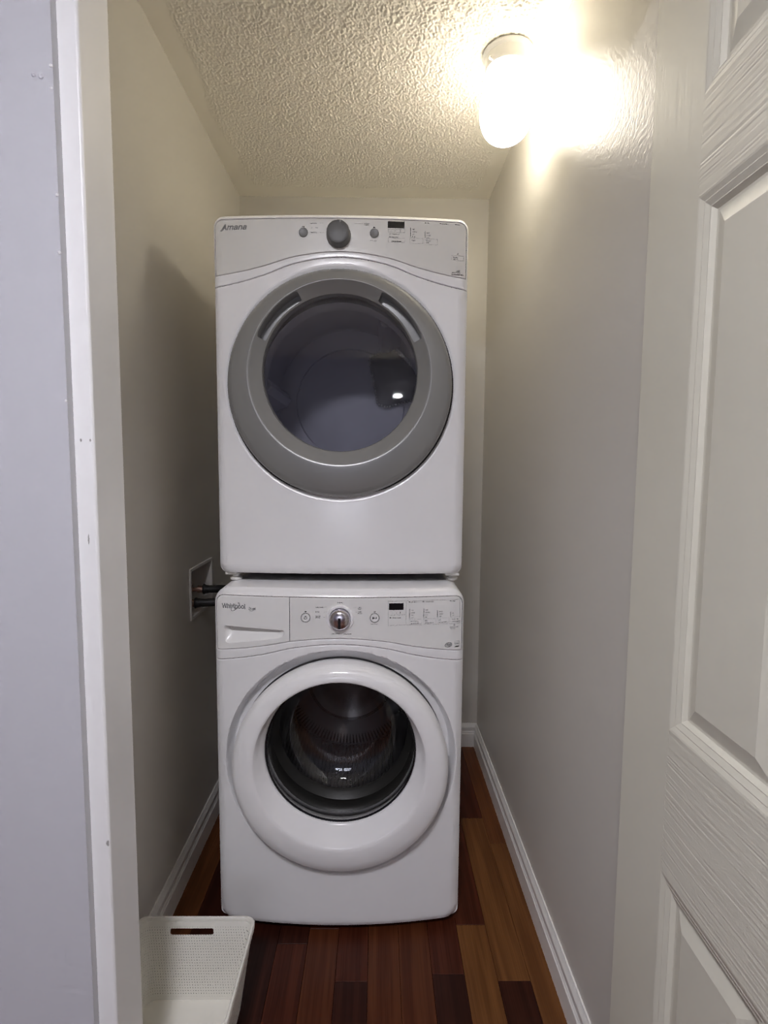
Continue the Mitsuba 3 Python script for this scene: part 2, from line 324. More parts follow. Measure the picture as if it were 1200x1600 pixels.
for c, (xa, xb) in enumerate(zip(PX[:-1], PX[1:])):
    k = round(((xa+xb)/2 - .0234)/.0829) + 1
    js = [.302] + joints.get(k, sorted(.5 + 1.7*rng.random(2))) + [YB]
    for i, (ya, yb) in enumerate(zip(js[:-1], js[1:])):
        t = tone.get((k, i), int(rng.choice([0, 0, 1, 3, 4])))
        dz = rng.uniform(-.0003, .0003)
        add(num('floor__plank', count), cbox(xa+.0004, xb-.0004, ya+.0005, yb-.0005, -.014, dz, .0005), f'plank_wood_{t}'); count += 1

# ---------------------------------------------------------------- baseboards
BP = [(0, 0), (.014, 0), (.014, .062), (.011, .066), (.0115, .070), (.0095, .073), (.0095, .080), (.011, .083), (.0115, .093), (.0085, .099), (.006, .103), (.004, .109), (0, .109)]
def baseboard(p0, p1, inward):
    p0, p1, w = np.array(p0), np.array(p1), np.array(inward)
    a = [[*(p0 + w*d), z] for d, z in BP]; b = [[*(p1 + w*d), z] for d, z in BP]
    m = loft([a, b]); return cat([m, fan(a, True), fan(b)])
add('baseboard_right', baseboard((XR, YB), (XR, .97), (-1, 0)), 'trim_white', 18, 'white moulded baseboard along the right closet wall', kind='structure')
add('baseboard_left', baseboard((XL, JY1), (XL, YB), (1, 0)), 'trim_white', 18, 'white moulded baseboard along the left closet wall', kind='structure')
add('baseboard_back', baseboard((XL, YB), (XR, YB), (0, -1)), 'trim_white', 18, 'white moulded baseboard along the back closet wall', kind='structure')

# ---------------------------------------------------------------- door, opened flat along the right
DX, DY1 = .450, .934
def ribbed(ya, yb, za, zb, seed):
    """A rail board whose face carries fine horizontal embossed grain."""
    ys, zs = np.linspace(ya, yb, 25), np.arange(za, zb + 2e-4, .0006); zs[-1] = zb
    Y, Z = np.meshgrid(ys, zs); P = np.stack([Y*9, (Z + .006*(meshkit.noise(np.stack([Y*7, Z*5, Y*0], -1), seed) - .5))*380, Y*0 + seed], -1)
    h = np.clip(meshkit.noise(P, 3)*1.5 - .35, 0, 1)*np.clip(np.minimum(Z-za, zb-Z)/.004, 0, 1)
    v = np.stack([DX + .00034*h, Y, Z], -1).reshape(-1, 3); nz, ny = Y.shape
    i, j = np.meshgrid(np.arange(nz-1), np.arange(ny-1), indexing='ij'); a = (i*ny + j).ravel()
    face = trimesh.Trimesh(v, np.vstack([np.stack([a, a+ny+1, a+1], 1), np.stack([a, a+ny, a+ny+1], 1)]), process=False)
    return cat([face, box(DX+.0008, DX+.035, ya, yb, za, zb)])
DY0, DZ0, DZ1 = DY1 - .81, .012, 2.105
thing('door_1', 'white six panel moulded door standing open on the right', kind='structure')
ST, W = .144, .235
cols = [(DY1-ST-W, DY1-ST), (DY0+.144, DY0+.144+W)]
cols = [(DY1-ST-W, DY1-ST), (DY0+ST, DY1-ST-W-.052)]
rows = [(.235, .672), (.902, 1.684), (1.819, 1.985)]
zs = [DZ0] + [z for r in rows for z in r] + [DZ1]
ys = [DY0] + [cols[1][0], cols[1][1], cols[0][0], cols[0][1]] + [DY1]
for i, (a, b) in enumerate(((ys[4], ys[5]), (ys[2], ys[3]), (ys[0], ys[1]))):
    add(num('door_1__stile', i), box(DX, DX+.035, a, b, DZ0, DZ1), 'door_stile_paint')
k = 0
for (za, zb) in ((zs[0], zs[1]), (zs[2], zs[3]), (zs[4], zs[5]), (zs[6], zs[7])):
    for (ya, yb) in cols:
        add(num('door_1__rail', k), ribbed(ya, yb, za, zb, k), 'door_rail_paint', True); k += 1
PR = [(0, 0), (.003, .0005), (.010, .0030), (.0115, .0028), (.020, .0062), (.0215, .0060), (.028, .0115), (.031, .0118), (.033, .0116), (.056, .0042), (.058, .0042)]
k = 0
for (za, zb) in rows:
    for (ya, yb) in cols:
        add(num('door_1__panel', k), rect_loft(PR, ya, yb, za, zb, DX), 'door_panel_paint'); k += 1

# ---------------------------------------------------------------- appliances
CX, HW = -.102, .340
from scipy.interpolate import PchipInterpolator
_arch = PchipInterpolator([-1.2, -1, -.8, -.61, -.35, -.1, 0, .1, .35, .61, .8, 1, 1.2], [-.03, 0, .15, .38, .79, .98, 1, .98, .79, .38, .15, 0, -.03])
def arch(x, zend, zpeak): return zend + (zpeak-zend)*_arch(np.clip((np.asarray(x)-CX)/HW, -1.2, 1.2))
def outer_sdf(x, z, z0, z1, r):
    qx, qz = np.abs(x-CX) - (HW - r), np.abs(z-(z0+z1)/2) - ((z1-z0)/2 - r)
    return -(np.minimum(np.maximum(qx, qz), 0) + np.hypot(np.maximum(qx, 0), np.maximum(qz, 0)) - r)
def front_fn(yc, bow, z0, z1, rc, R):
    def fn(x, z):
        d = np.clip(outer_sdf(x, z, z0, z1, rc), 0, R); t = 1 - d/R
        return yc + bow*((x-CX)/HW)**2 + R*(1 - np.sqrt(np.maximum(0, 1 - t*t)))
    return fn
def above(zend, zpeak):
    xs = np.linspace(CX-.4, CX+.4, 121); return sg.Polygon([(x, float(arch(x, zend, zpeak))) for x in xs] + [(CX+.4, 3), (CX-.4, 3)])
def below(zend, zpeak):
    xs = np.linspace(CX-.4, CX+.4, 121); return sg.Polygon([(x, float(arch(x, zend, zpeak))) for x in xs] + [(CX+.4, -1), (CX-.4, -1)])
def circ(cx, cz, r, n=160):
    a = np.arange(n)*2*PI/n; return sg.Polygon(np.stack([cx + r*np.cos(a), cz + r*np.sin(a)], 1))
def circle_pts(cx, cz, radii, n=200):
    a = np.arange(n)*2*PI/n
    return np.vstack([np.stack([cx + r*np.cos(a), cz + r*np.sin(a)], 1) for r in radii])
def cabinet(x0, x1, y0, y1, z0, z1, r):
    """Sides, top, floor and back of a machine; the front is left to the panels."""
    p = np.array(rrect(x0, x1, z0, z1, (.022, .022, r, r)).exterior.coords)[:-1]; q = np.array(rrect(x0+.004, x1-.004, z0+.004, z1-.004, (.018, .018, r-.004, r-.004)).exterior.coords)[:-1]
    at = lambda c, y: np.c_[c[:, 0], np.full(len(c), y), c[:, 1]]
    return cat([loft([at(q, y1-.004), at(q, y0), at(p, y0), at(p, y1)]), fan(at(p, y1), True), fan(at(q, y1-.004))])
# ---- dryer
DZB, DZT, DYC, DBOW = 1.000, 1.957, 1.461, .020
dfront = front_fn(DYC, DBOW, DZB, DZT, .028, .020)
D_C = (-.1025, 1.515)
def ddish(x, z):
    r = np.hypot(x-D_C[0], z-D_C[1]); s = np.clip((.312 - r)/.014, 0, 1); return dfront(x, z) + .007*s*s*(3-2*s)
d = thing('clothes_dryer', 'white front loading clothes dryer with grey ringed door, stacked on the washer', 'clothes dryer')
outer = rrect(CX-HW, CX+HW, DZB, DZT, (.020, .020, .028, .028))
cp = rrect(CX-.3335, CX+.3325, 1.70, 1.9425, (0, 0, .020, .020)).intersection(above(1.801, 1.860))
fascia = outer.intersection(above(1.772, 1.846)).difference(cp.buffer(.0016))
lower = outer.intersection(below(1.7702, 1.8442)).difference(circ(*D_C, .27))
add(d+'__cabinet', cabinet(CX-HW, CX+HW, DYC+DBOW+.019, 2.22, DZB, DZT, .028), 'enamel', 30)
add(d+'__gap_shade_sheet', box(CX-HW+.012, CX+HW-.012, DYC+DBOW+.03, 2.20, DZB-.0015, DZB-.0002), 'dark_gap', label='dark sheet added under the dryer to deepen the shade in the gap')  # dark sheet added so the gap above the washer reads as deep shade
add(d+'__front_panel', plate(lower, ddish, .03, .002, .013, [circle_pts(*D_C, (.290, .296, .300, .304, .308, .312, .316))]), 'enamel', 40)
add(d+'__fascia', plate(fascia, dfront, .03, .0016, .010), 'enamel', 40)
cpf = lambda x, z: dfront(x, z) + .0006
add(d+'__control_panel', plate(cp, cpf, .02, .0012, .012), 'panel_silver', 40, 'silvery control panel')
add(d+'__seam_backing', plate(outer.intersection(above(1.765, 1.839)).buffer(-.002), lambda x, z: dfront(x, z) + .006, .004, 0, .02), 'dark_gap', label='dark seam')
P = d+'__control_panel__'
ds = cpf
# grey door ring, slightly off centre towards the bottom
yb = DYC + .004
ring = [(.270, yb+.012, 1.515), (.296, yb+.010, 1.515), (.2985, yb-.004, 1.515), (.2975, yb-.014, 1.515), (.292, yb-.022, 1.516), (.282, yb-.0275, 1.519), (.262, yb-.033, 1.528), (.2425, yb-.0365, 1.5375), (.2385, yb-.0363, 1.5395), (.2350, yb-.0335, 1.541), (.222, yb-.024, 1.5425), (.2065, yb-.014, 1.5435), (.2040, yb-.008, 1.5435), (.2040, yb+.012, 1.5435)]
N = 192
rm = loft([ring_y(r, D_C[0], cz, y, N) for r, y, cz in ring], close=True)
def arc_block(a0, a1, r0, r1, cz, y0, y1, n=28):
    aa = np.linspace(a0, a1, n); rings = []
    for i, a in enumerate(aa):
        t = min(1, min(i, n-1-i)/2.0); t = .8 + .2*math.sqrt(t); rmid = (r0+r1)/2; h = (r1-r0)/2*t
        rings.append([(D_C[0] + r*math.cos(a), y, cz + r*math.sin(a)) for r, y in ((rmid-h, y0), (rmid+h, y0), (rmid+h, y1), (rmid-h, y1))])
    m = loft(rings); m = cat([m, fan(rings[0], True), fan(rings[-1])]); m.merge_vertices(); m.fix_normals(); return m
def to_man(m):
    m = m.copy(); m.merge_vertices()
    if m.volume < 0: m.invert()
    return m3.Manifold(m3.Mesh(np.asarray(m.vertices, np.float32), np.asarray(m.faces, np.uint32)))
rman = to_man(rm)
for a0, a1 in ((math.radians(118), math.radians(157)), (math.radians(23), math.radians(62))):
    rman = rman - to_man(arc_block(a0, a1, .2105, .2345, 1.5430, yb-.06, yb+.008))
mm = rman.to_mesh(); rm = trimesh.Trimesh(mm.vert_properties[:, :3], mm.tri_verts, process=False)
dd = d+'__door'
add(dd+'__gap_shadow_ring', lathe_y([(.270, DYC+.011), (.295, DYC+.0085), (.3025, DYC+.0080), (.3035, DYC+.0110)], D_C[0], D_C[1], 128), 'dark_gap', 40, 'dark ring standing in for the shadow in the door gap')  # gap shadow round the door, put in as a black ring
add(dd, rm, 'ring_grey', 32, 'grey round door ring')
gl = [(.2042, yb-.006), (.17, yb-.0061), (.12, yb-.0062), (.06, yb-.0063), (.0005, yb-.0063)]
add(dd+'__glass', lathe_y(gl, D_C[0], 1.5435, 128), 'dryer_glass', True, 'dark tinted window glass')
add(d+'__drum', cat([lathe_y([(.212, yb+.02), (.215, yb+.10), (.27, yb+.11), (.27, yb+.52), (.262, yb+.535), (.20, yb+.54), (.196, yb+.55), (.0005, yb+.55)], D_C[0], 1.525, 96), lathe_y([(.215, yb+.02), (.262, yb+.018)], D_C[0], 1.5435, 96)]), 'drum_enamel', 35, 'grey drum interior')
gp = sg.Polygon([(-.030, 1.690), (.048, 1.722), (.155, 1.625), (.160, 1.555), (.028, 1.520), (.0, 1.530)]).buffer(-.008).buffer(.014)
gy = yb+.535
add(d+'__drum__grille', plate(gp, lambda x, z: gy + 0*x, .02, .003, .02), 'grille_dark', 30, 'dark exhaust grille')
rim = np.array([gp.exterior.interpolate(t, normalized=True).coords[0] for t in np.linspace(0, 1, 61)[:-1]])
add(d+'__drum__grille_rim', cat([trimesh.creation.box((.007, .004, .007), transform=trimesh.transformations.translation_matrix((x, gy-.001, z))) for x, z in rim]), 'ink_pale', label='dotted edge of the grille', kind='stuff')
for i, a in enumerate((math.radians(-62), math.radians(58), math.radians(178))):
    u = np.array([math.cos(a), math.sin(a)]); w = np.array([-u[1], u[0]]); c = np.array([D_C[0], 1.525]); rings = []
    for y in np.linspace(yb+.14, yb+.50, 8):
        rings.append([(c[0]+u[0]*r+w[0]*s, y, c[1]+u[1]*r+w[1]*s) for r, s in ((.268, -.045), (.225, -.022), (.212, 0), (.225, .022), (.268, .045))])
    add(num(d+'__drum__baffle', i), cat([loft(rings), fan(rings[0]), fan(rings[-1], True)]), 'drum_enamel', 30)
# knob, buttons, display, print
kx, kz = CX-.005, 1.8995
ky = float(dfront(np.array([kx]), np.array([kz]))[0])
add(d+'__knob', lathe_y([(.0318, ky+.002), (.0318, ky-.003), (.0310, ky-.006), (.0298, ky-.023), (.0282, ky-.0265), (.023, ky-.0282), (.0005, ky-.029)], kx, kz, 64), 'knob_grey', 32, 'grey dial knob')
add(d+'__knob__pointer', cbox(kx+.004, kx+.008, ky-.0298, ky-.028, kz+.020, kz+.026, .0006), 'ink_pale', label='pale pointer dot')
for key, x in (('power_button', -.199), ('start_button', -.014)):
    z = 1.9065; y = float(ds(np.array([x]), np.array([z]))[0])
    add(P+key, lathe_y([(.0118, y+.002), (.0118, y-.002), (.0108, y-.0032), (.0085, y-.0026), (.0001, y-.0022)], x, z, 40), 'button_grey', 30, 'round grey button')
    add(P+key+'_ring', lathe_y([(.0128, y+.001), (.0128, y-.0012), (.0118, y-.0012)], x, z, 40), 'ink_grey', 30) if False else None
add(P+'display', cat([strip(.021, .0645, 1.9215, 1.9375, ds, .0010)]), 'black_gloss', label='small black display')
pr, pg = [], []
for s, x, z, b in (('Automatic', -.182, 1.9285, 0), ('Timed Dry', -.182, 1.9055, 0), ('Wrinkle', .0-.040, 1.929, 0), ('Control', -.040, 1.9255, 0)):
    pr.append(text(s, .0024, x, z, ds, bold=True))
pg += [text('Air', .0022, -.180, 1.9175, ds), text('Heat', .0022, -.168, 1.9175, ds), text('hold to start', .0020, -.0245, 1.8875, ds), strip(-.156, -.146, 1.9298, 1.9303, ds), strip(-.156, -.146, 1.9066, 1.9071, ds), strip(-.066, -.044, 1.9298, 1.9303, ds)]
pr += [strip(-.0175, -.0115, 1.9205, 1.9225, ds), strip(-.202, -.196, 1.9205, 1.9225, ds)]
pg += [frame(.0215, .0665, 1.9105, 1.9185, .0005, ds), text('–', .004, .028, 1.9125, ds), text('+', .004, .038, 1.9125, ds)]
pr += [strip(.0535, .0550, 1.9120, 1.9172, ds), strip(.0255, .029, 1.9052, 1.9068, ds), text('Control Lock', .0022, .031, 1.9050, ds)]
pg += [frame(.0225, .066, 1.8855, 1.8965, .0005, ds)]
pr += [text('Wrinkle Shield', .0024, .024, 1.8975, ds), strip(.031, .057, 1.8872, 1.8890, ds)]
for x, zt, zb, ws in ((.0805, 1.9235, 1.9010, ('High', 'Medium', 'Low', 'X Low')), (.1185, 1.9160, 1.9000, ('More', 'Normal', 'Less'))):
    pr.append(strip(x, x+.0013, zb, zt, ds))
    for i, w in enumerate(ws): pr.append(text(w, .0021, x+.0045, zt-.0045-.0062*i, ds))
pg += [frame(.0795, .1135, 1.8845, 1.8985, .0005, ds), frame(.1170, .1525, 1.8825, 1.8975, .0005, ds)]
pr += [text('Temp', .0023, .084, 1.8905, ds), text('Dryness', .0022, .121, 1.8915, ds), text('Level', .0022, .121, 1.8865, ds)]
for w, x in (('Wet', .1180), ('Cool Down', .1580), ('Done', .1985)): pr += [strip(x, x+.0035, 1.9365, 1.9385-.0003, ds), text(w, .0021, x+.0055, 1.9362, ds)]
pg += [frame(.1995, .2330, 1.846, 1.8615, .0005, ds)] if False else [frame(.191, .2245, 1.846, 1.8585, .0005, ds)]
pr += [text('Sanitize', .0023, .195, 1.8525, ds), text('cycle only', .0018, .195, 1.8485, ds), strip(.206, .209, 1.8618, 1.8640, ds)]
pr += [text('NSF', .0042, .2035, 1.8165, ds, bold=True), text('SANITIZED', .0028, .1915, 1.8125, ds, bold=True), strip(.1915, .2245, 1.8085, 1.8103, ds)]
add(P+'printed_lettering', cat(pr), 'ink', label='dark printed lettering', kind='stuff')
add(P+'printed_outlines', cat(pg), 'ink_pale', label='pale printed outlines', kind='stuff')
add(P+'brand_lettering', text('Amana', .0135, -.4175, 1.9165, ds, .0008, True, .28, squeeze=1.12), 'ink_grey', label='slanted grey brand lettering', kind='stuff')
sp = np.array([[ -.4195, 1.9150], [-.4150, 1.9145], [-.4110, 1.9180], [-.4040, 1.9300]])
add(P+'brand_swash', tube(np.array([[x, float(ds(np.array([x]), np.array([z]))[0]) - .0003, z] for x, z in spline(np.c_[sp, sp[:, 0]*0][:, :2].tolist(), 14)]), .0008, 6), 'ink_grey')
for i, (x, y) in enumerate(((-.406, 1.530), (.216, 1.540), (-.40, 2.18), (.20, 2.18))):
    add(num(d+'__foot', i), lathe_z([(.0005, .9745), (.017, .9745), (.017, .981), (.0105, .984), (.0105, .999), (.0005, .999)], x, y, 24), 'box_plastic', 30, 'short grey stacking foot' if i == 0 else None)
add(d+'__base_lip', cbox(CX-HW+.012, CX-HW+.045, 1.50, 1.53, .9925, 1.0005, .002), 'box_plastic')
add(d+'__base_lip_001', cbox(CX+HW-.045, CX+HW-.006, 1.50, 1.53, .9925, 1.0005, .002), 'box_plastic')

# ---- washer
WZB, WZT, WYC, WBOW = .012, .974, 1.390, .032
wfront = front_fn(WYC, WBOW, WZB, WZT, .045, .024)
W_C = (-.0960, .493)
W_D = (-.0965, .4965)
def wdish(x, z):
    r = np.hypot(x-W_D[0], z-W_D[1]); s = np.clip((.3175 - r)/.015, 0, 1); return wfront(x, z) + .044*s*s*(3-2*s)
w = thing('washing_machine', 'white front loading washing machine with round glass door, standing on the floor under the dryer', 'washing machine')
outer = rrect(CX-HW, CX+HW, WZB, WZT, (.022, .022, .045, .045))
pan = rrect(CX-.331, CX+.3325, .70, .9535, (0, 0, .022, .022)).intersection(above(.804, .845))
SPX = -.232
dr_poly = pan.intersection(sg.box(-1, 0, SPX-.0007, 2)); cp_poly = pan.intersection(sg.box(SPX+.0007, 0, 1, 2))
fascia = outer.intersection(above(.776, .829)).difference(pan.buffer(.0016))
lower = outer.intersection(below(.7742, .8272)).difference(circ(*W_C, .272))
cab = cabinet(CX-HW, CX+HW, WYC+WBOW+.022, 2.16, WZB, WZT, .045)
add(w+'__cabinet', cab, 'enamel', 30)
add(w+'__front_panel', plate(lower, wdish, .055, .002, .013, [circle_pts(*W_D, (.288, .2955, .3005, .3025, .3045, .307, .3095, .312, .3145, .3165, .3175, .321))]), 'enamel', 40)
add(w+'__fascia', plate(fascia, wfront, .03, .0016, .010), 'enamel', 40)
pf = lambda x, z: wfront(x, z) + .0006
add(w+'__seam_backing', plate(outer.intersection(above(.770, .823)).buffer(-.002).difference(sg.box(-.416, .80, -.244, .88)), lambda x, z: wfront(x, z) + .006, .004, 0, .02), 'dark_gap', label='dark seam')
hole = sg.Polygon([(-.4105, .8705), (-.249, .8640), (-.2475, .8535), (-.2545, .8460), (-.270, .8405), (-.330, .8330), (-.380, .8265), (-.400, .8235), (-.4085, .8280), (-.4105, .840)]).buffer(-.003).buffer(.003)
add(w+'__detergent_drawer', plate(dr_poly.difference(hole), pf, .038, .0010, .010), 'white_plastic', 40, 'detergent drawer front with scooped pull')
hz0 = lambda x: .8225 + (x+.41)*.115
def scoop(x, z):
    t = np.clip((z - hz0(x))/.046, 0, 1); e = np.clip(np.minimum(x+.4105, -.2475-x)/.016, 0, 1)
    return pf(x, z) + .001 + .036*t*np.sqrt(e)
add(w+'__detergent_drawer__pull', plate(hole.buffer(.001), scoop, .002, 0, .006), 'white_plastic', 40, 'recessed finger pull')
add(w+'__control_panel', plate(cp_poly, pf, .02, .0010, .012), 'panel_white', 40, 'glossy white control panel')
P = w+'__control_panel__'; ds = pf
# door: white bulging ring with a funnel towards the glass
ring = [(.262, WYC+.042, .493), (.2885, WYC+.042, .493), (.2905, WYC+.004, .493), (.2905, WYC-.010, .4935), (.2885, WYC-.022, .4945), (.2835, WYC-.032, .496), (.275, WYC-.0395, .499), (.263, WYC-.0445, .503), (.249, WYC-.0475, .508), (.236, WYC-.0485, .5125), (.2290, WYC-.0470, .515), (.2255, WYC-.0440, .5165), (.2200, WYC-.036, .523), (.2120, WYC-.026, .532), (.2055, WYC-.018, .5395), (.2035, WYC-.0150, .541), (.2020, WYC-.010, .541), (.2020, WYC+.030, .541)]
add(w+'__door', loft([ring_y(r, W_C[0], cz, y, 192) for r, y, cz in ring], close=True), 'door_white', 50, 'white bulging door ring')
bowl = [(.2022, WYC-.010, .541), (.1985, WYC-.0085, .541), (.1950, WYC+.004, .541), (.190, WYC+.030, .542), (.178, WYC+.065, .546), (.160, WYC+.095, .550), (.140, WYC+.110, .553), (.10, WYC+.116, .553), (.0005, WYC+.118, .553)]
add(w+'__door__glass', loft([ring_y(r, W_C[0], cz, y, 128) for r, y, cz in bowl]), 'washer_glass', True, 'clear glass bowl of the door')
add(w+'__door__glass_rim', lathe_y([(.2020, WYC-.0112), (.2005, WYC-.0125), (.1985, WYC-.0115), (.198, WYC-.008)], W_C[0], .541, 128), 'black_gloss', 40)
gk = [(.262, WYC+.030, .52), (.225, WYC+.040, .528), (.205, WYC+.052, .535), (.198, WYC+.075, .538), (.205, WYC+.095, .538), (.192, WYC+.108, .540), (.186, WYC+.118, .540), (.192, WYC+.128, .540), (.25, WYC+.135, .53)]
add(w+'__gasket', loft([ring_y(r, W_C[0], cz, y, 96) for r, y, cz in gk]), 'rubber', 50, 'dark grey rubber door gasket')
dc = (W_C[0], .525)
add(w+'__drum', lathe_y([(.20, WYC+.14), (.252, WYC+.145), (.255, WYC+.16), (.255, WYC+.50), (.245, WYC+.515), (.16, WYC+.52), (.14, WYC+.50), (.05, WYC+.495), (.0005, WYC+.495)], *dc, 128), 'drum_steel', 35, 'perforated steel drum')
for i, a in enumerate((math.radians(80), math.radians(200), math.radians(320))):
    u = np.array([math.cos(a), math.sin(a)]); t = np.array([-u[1], u[0]]); rings = []
    for y in np.linspace(WYC+.17, WYC+.49, 8):
        rings.append([(dc[0]+u[0]*r+t[0]*s, y, dc[1]+u[1]*r+t[1]*s) for r, s in ((.253, -.05), (.215, -.025), (.195, 0), (.215, .025), (.253, .05))])
    add(num(w+'__drum__lifter', i), cat([loft(rings), fan(rings[0]), fan(rings[-1], True)]), 'rubber' if False else 'steel', 30)
# knob
kx, kz = -.098, .899; ky = float(pf(np.array([kx]), np.array([kz]))[0])
add(w+'__knob', lathe_y([(.0275, ky+.001), (.0275, ky-.012), (.0268, ky-.017), (.0245, ky-.0205), (.020, ky-.0235), (.012, ky-.0255), (.0005, ky-.026)], kx, kz, 64), 'chrome', 45, 'chrome dial knob')
add(w+'__knob__collar', lathe_y([(.0365, ky+.001), (.0365, ky-.0025), (.035, ky-.0045), (.0305, ky-.0045), (.0285, ky-.003), (.0283, ky+.001)], kx, kz, 64), 'door_white', 35, 'white ring around the knob')
add(w+'__knob__pointer', cbox(kx-.0035, kx+.0035, ky-.0275, ky-.022, kz-.021, kz+.008, .001), 'black_gloss', label='dark pointer bar')
for key, x in (('power_button', -.189), ('start_button', -.0065)):
    z = .9005; y = float(ds(np.array([x]), np.array([z]))[0])
    add(P+key, lathe_y([(.0108, y+.001), (.0108, y-.0018), (.0098, y-.0026), (.0070, y-.0020), (.0001, y-.0018)], x, z, 40), 'white_plastic', 30, 'round white button')
    add(P+key+'_ring', lathe_y([(.0128, y+.0005), (.0128, y-.0012), (.0109, y-.0012), (.0109, y+.0005)], x, z, 40), 'ink_grey', 30, 'thin grey ring')
add(P+'display', strip(.0315, .0700, .9215, .9390, ds, .0010), 'black_gloss', label='small black display')
pr, pg = [], []
yb1 = float(ds(np.array([-.189]), np.array([.9]))[0])
pr += [lathe_y([(.0042, yb1-.0026), (.0030, yb1-.0026)], -.189, .9005, 24), cbox(-.1897, -.1883, yb1-.0028, yb1-.0019, .9015, .9055, .0002)]
yb2 = float(ds(np.array([-.0065]), np.array([.9]))[0])
sx = -.0065
for x0 in (-.0058, -.0010, .0022, .0046): pr.append(cbox(sx+x0, sx+x0+(.0036 if x0 == -.0058 else .0012), yb2-.0027, yb2-.0019, .8980, .9030, .0002))
pr += [strip(-.1915, -.1865, .9155, .9178, ds), strip(-.009, -.004, .9155, .9178, ds)]
for s, x, z in (('Heavy Duty', -.163, .9275), ('Bulky', -.163, .9155), ('Normal', -.163, .9035), ('Whites', -.163, .8995), ('Cold', -.051, .9275), ('Wash', -.051, .9235), ('Drain', -.051, .9155), ('& Spin', -.051, .9115)):
    pr.append(text(s, .0025, x, z, ds, bold=True))
pr += [text('Delicate', .0024, kx, .9405, ds, bold=True, centre=True), text('Clean Washer', .0022, kx-.012, .8565, ds, centre=True), text('with affresh', .0024, kx+.020, .8560, ds, bold=True, centre=True, shear=.2)]
pg += [text('hold to start', .0021, -.0165, .8825, ds)]
for z in (.9285, .9165, .9045): pg += [strip(-.140, -.134, z, z+.0005, ds)] if z > .91 else [strip(-.143, -.1365, z-.002, z-.0015, ds)]
pg += [strip(-.063, -.053, .9285, .9290, ds), strip(-.059, -.053, .9165, .9170, ds)]
pg += [frame(.0285, .2240, .8790, .9455, .0006, ds), strip(.0760, .0766, .8790, .9455, ds), strip(.0285, .0760, .9070, .9075, ds)]
pg += [text('–', .004, .0385, .9110, ds), text('+', .004, .0500, .9110, ds)]
pr += [strip(.0605, .0620, .9100, .9155, ds), strip(.0335, .0370, .8990, .9015, ds), text('Steam Clean', .0026, .040, .8985, ds, bold=True)]
for wd, x in (('Extra Rinse', .0835), ('Add a Garment', .1215), ('Done', .1955)): pr += [strip(x, x+.0042, .9405, .9428, ds), text(wd, .0021, x+.0065, .9402, ds)]
for k, (x, zt, zb, ws, nm) in enumerate(((.0855, .9225, .8975, ('Hot', 'Warm', 'Cool', 'Cold'), 'Wash Temp'), (.1235, .9225, .8975, ('High', 'Medium', 'Low', 'No'), 'Spin'), (.1605, .9170, .8980, ('Heavy', 'Normal', 'Light'), 'Soil'), (.1970, .9110, .8990, ('On', 'Off'), 'Fresh Hold'))):
    pr.append(strip(x, x+.0015, zb, zt, ds))
    for i, s in enumerate(ws): pr.append(text(s, .0022, x+.005, zt-.0045-.0066*i, ds))
    bx, bz = x+.0005, .8815 + (.002 if k == 3 else .0006*k)
    pr.append(text(nm, .0024, bx+.003, bz+.0065, ds, bold=True)); pr.append(strip(bx+.004, bx+.027, bz+.0012, bz+.0024, ds))
    add(num(P+'option_button', k), cat([strip(bx, bx+.0325, bz, bz+.0135, ds, .0002)]), 'white_plastic', label='flat touch button' if k == 0 else None)
    pg.append(frame(bx, bx+.0325, bz, bz+.0135, .0004, ds, .0004))
pr += [strip(.2065, .2105, .8735, .8755, ds)]
pg += [text('Cycle Saver', .0028, .1955, .8680, ds, bold=True), text('options', .0024, .198, .8640, ds)]
# efficiency mark (ring with he) and the star square
y0 = float(ds(np.array([.195]), np.array([.82]))[0])
a = np.arange(40)*2*PI/40
el = np.stack([.1935 + .0098*np.cos(a), np.full(40, 0.), .8205 + .0066*np.sin(a) + .0012*np.cos(a)], 1); el2 = np.stack([.1935 + .0080*np.cos(a), np.full(40, 0.), .8205 + .0050*np.sin(a) + .0012*np.cos(a)], 1)
for e in (el, el2): e[:, 1] = ds(e[:, 0], e[:, 2]) - .0004
pr += [loft([el, el2]), text('he', .0068, .1880, .8178, ds, bold=True, shear=.25)]
pg += [frame(.2105, .2235, .8165, .8300, .0006, ds)]
pr += [strip(.2110, .2230, .8135, .8158, ds), text('star', .0040, .2120, .8215, ds, shear=.2)]
add(P+'printed_lettering', cat(pr), 'ink', label='dark printed lettering', kind='stuff')
add(P+'printed_outlines', cat(pg), 'ink_pale', label='pale printed outlines', kind='stuff')
Q = w+'__detergent_drawer__'
add(Q+'brand_lettering', text('Whirlpool', .0125, -.4165, .9195, ds, .0008, True, squeeze=.84), 'ink_grey', label='grey brand lettering', kind='stuff')
a = np.linspace(.35*PI, 2.18*PI, 44); ex, ez = .0150*np.cos(a), .0058*np.sin(a); th = math.radians(42)
sx, sz = -.3790 + ex*math.cos(th) - ez*math.sin(th), .9235 + ex*math.sin(th) + ez*math.cos(th)
add(Q+'brand_swirl', tube(np.stack([sx, ds(sx, sz) - .0004, sz], 1), np.linspace(.0004, .0011, 44), 6), 'ink_grey', True, 'grey swirl through the brand lettering')
add(Q+'series_lettering', cat([text('Duet', .0072, -.3430, .9170, ds, .0006, True, .2, squeeze=.9), tube(np.array([[x, float(ds(np.array([x]), np.array([z]))[0])-.0003, z] for x, z in ((-.340, .9145), (-.334, .9135), (-.329, .9155), (-.327, .922))]), .0006, 5)]), 'ink_grey', label='small grey series lettering', kind='stuff')
for i, (x, y) in enumerate(((-.39, 1.52), (.19, 1.52), (-.39, 2.10), (.19, 2.10))):
    add(num(w+'__foot', i), lathe_z([(.0005, .0005), (.022, .0005), (.022, .008), (.012, .0125), (.0005, .0125)], x, y, 24), 'black_rubber', 30)

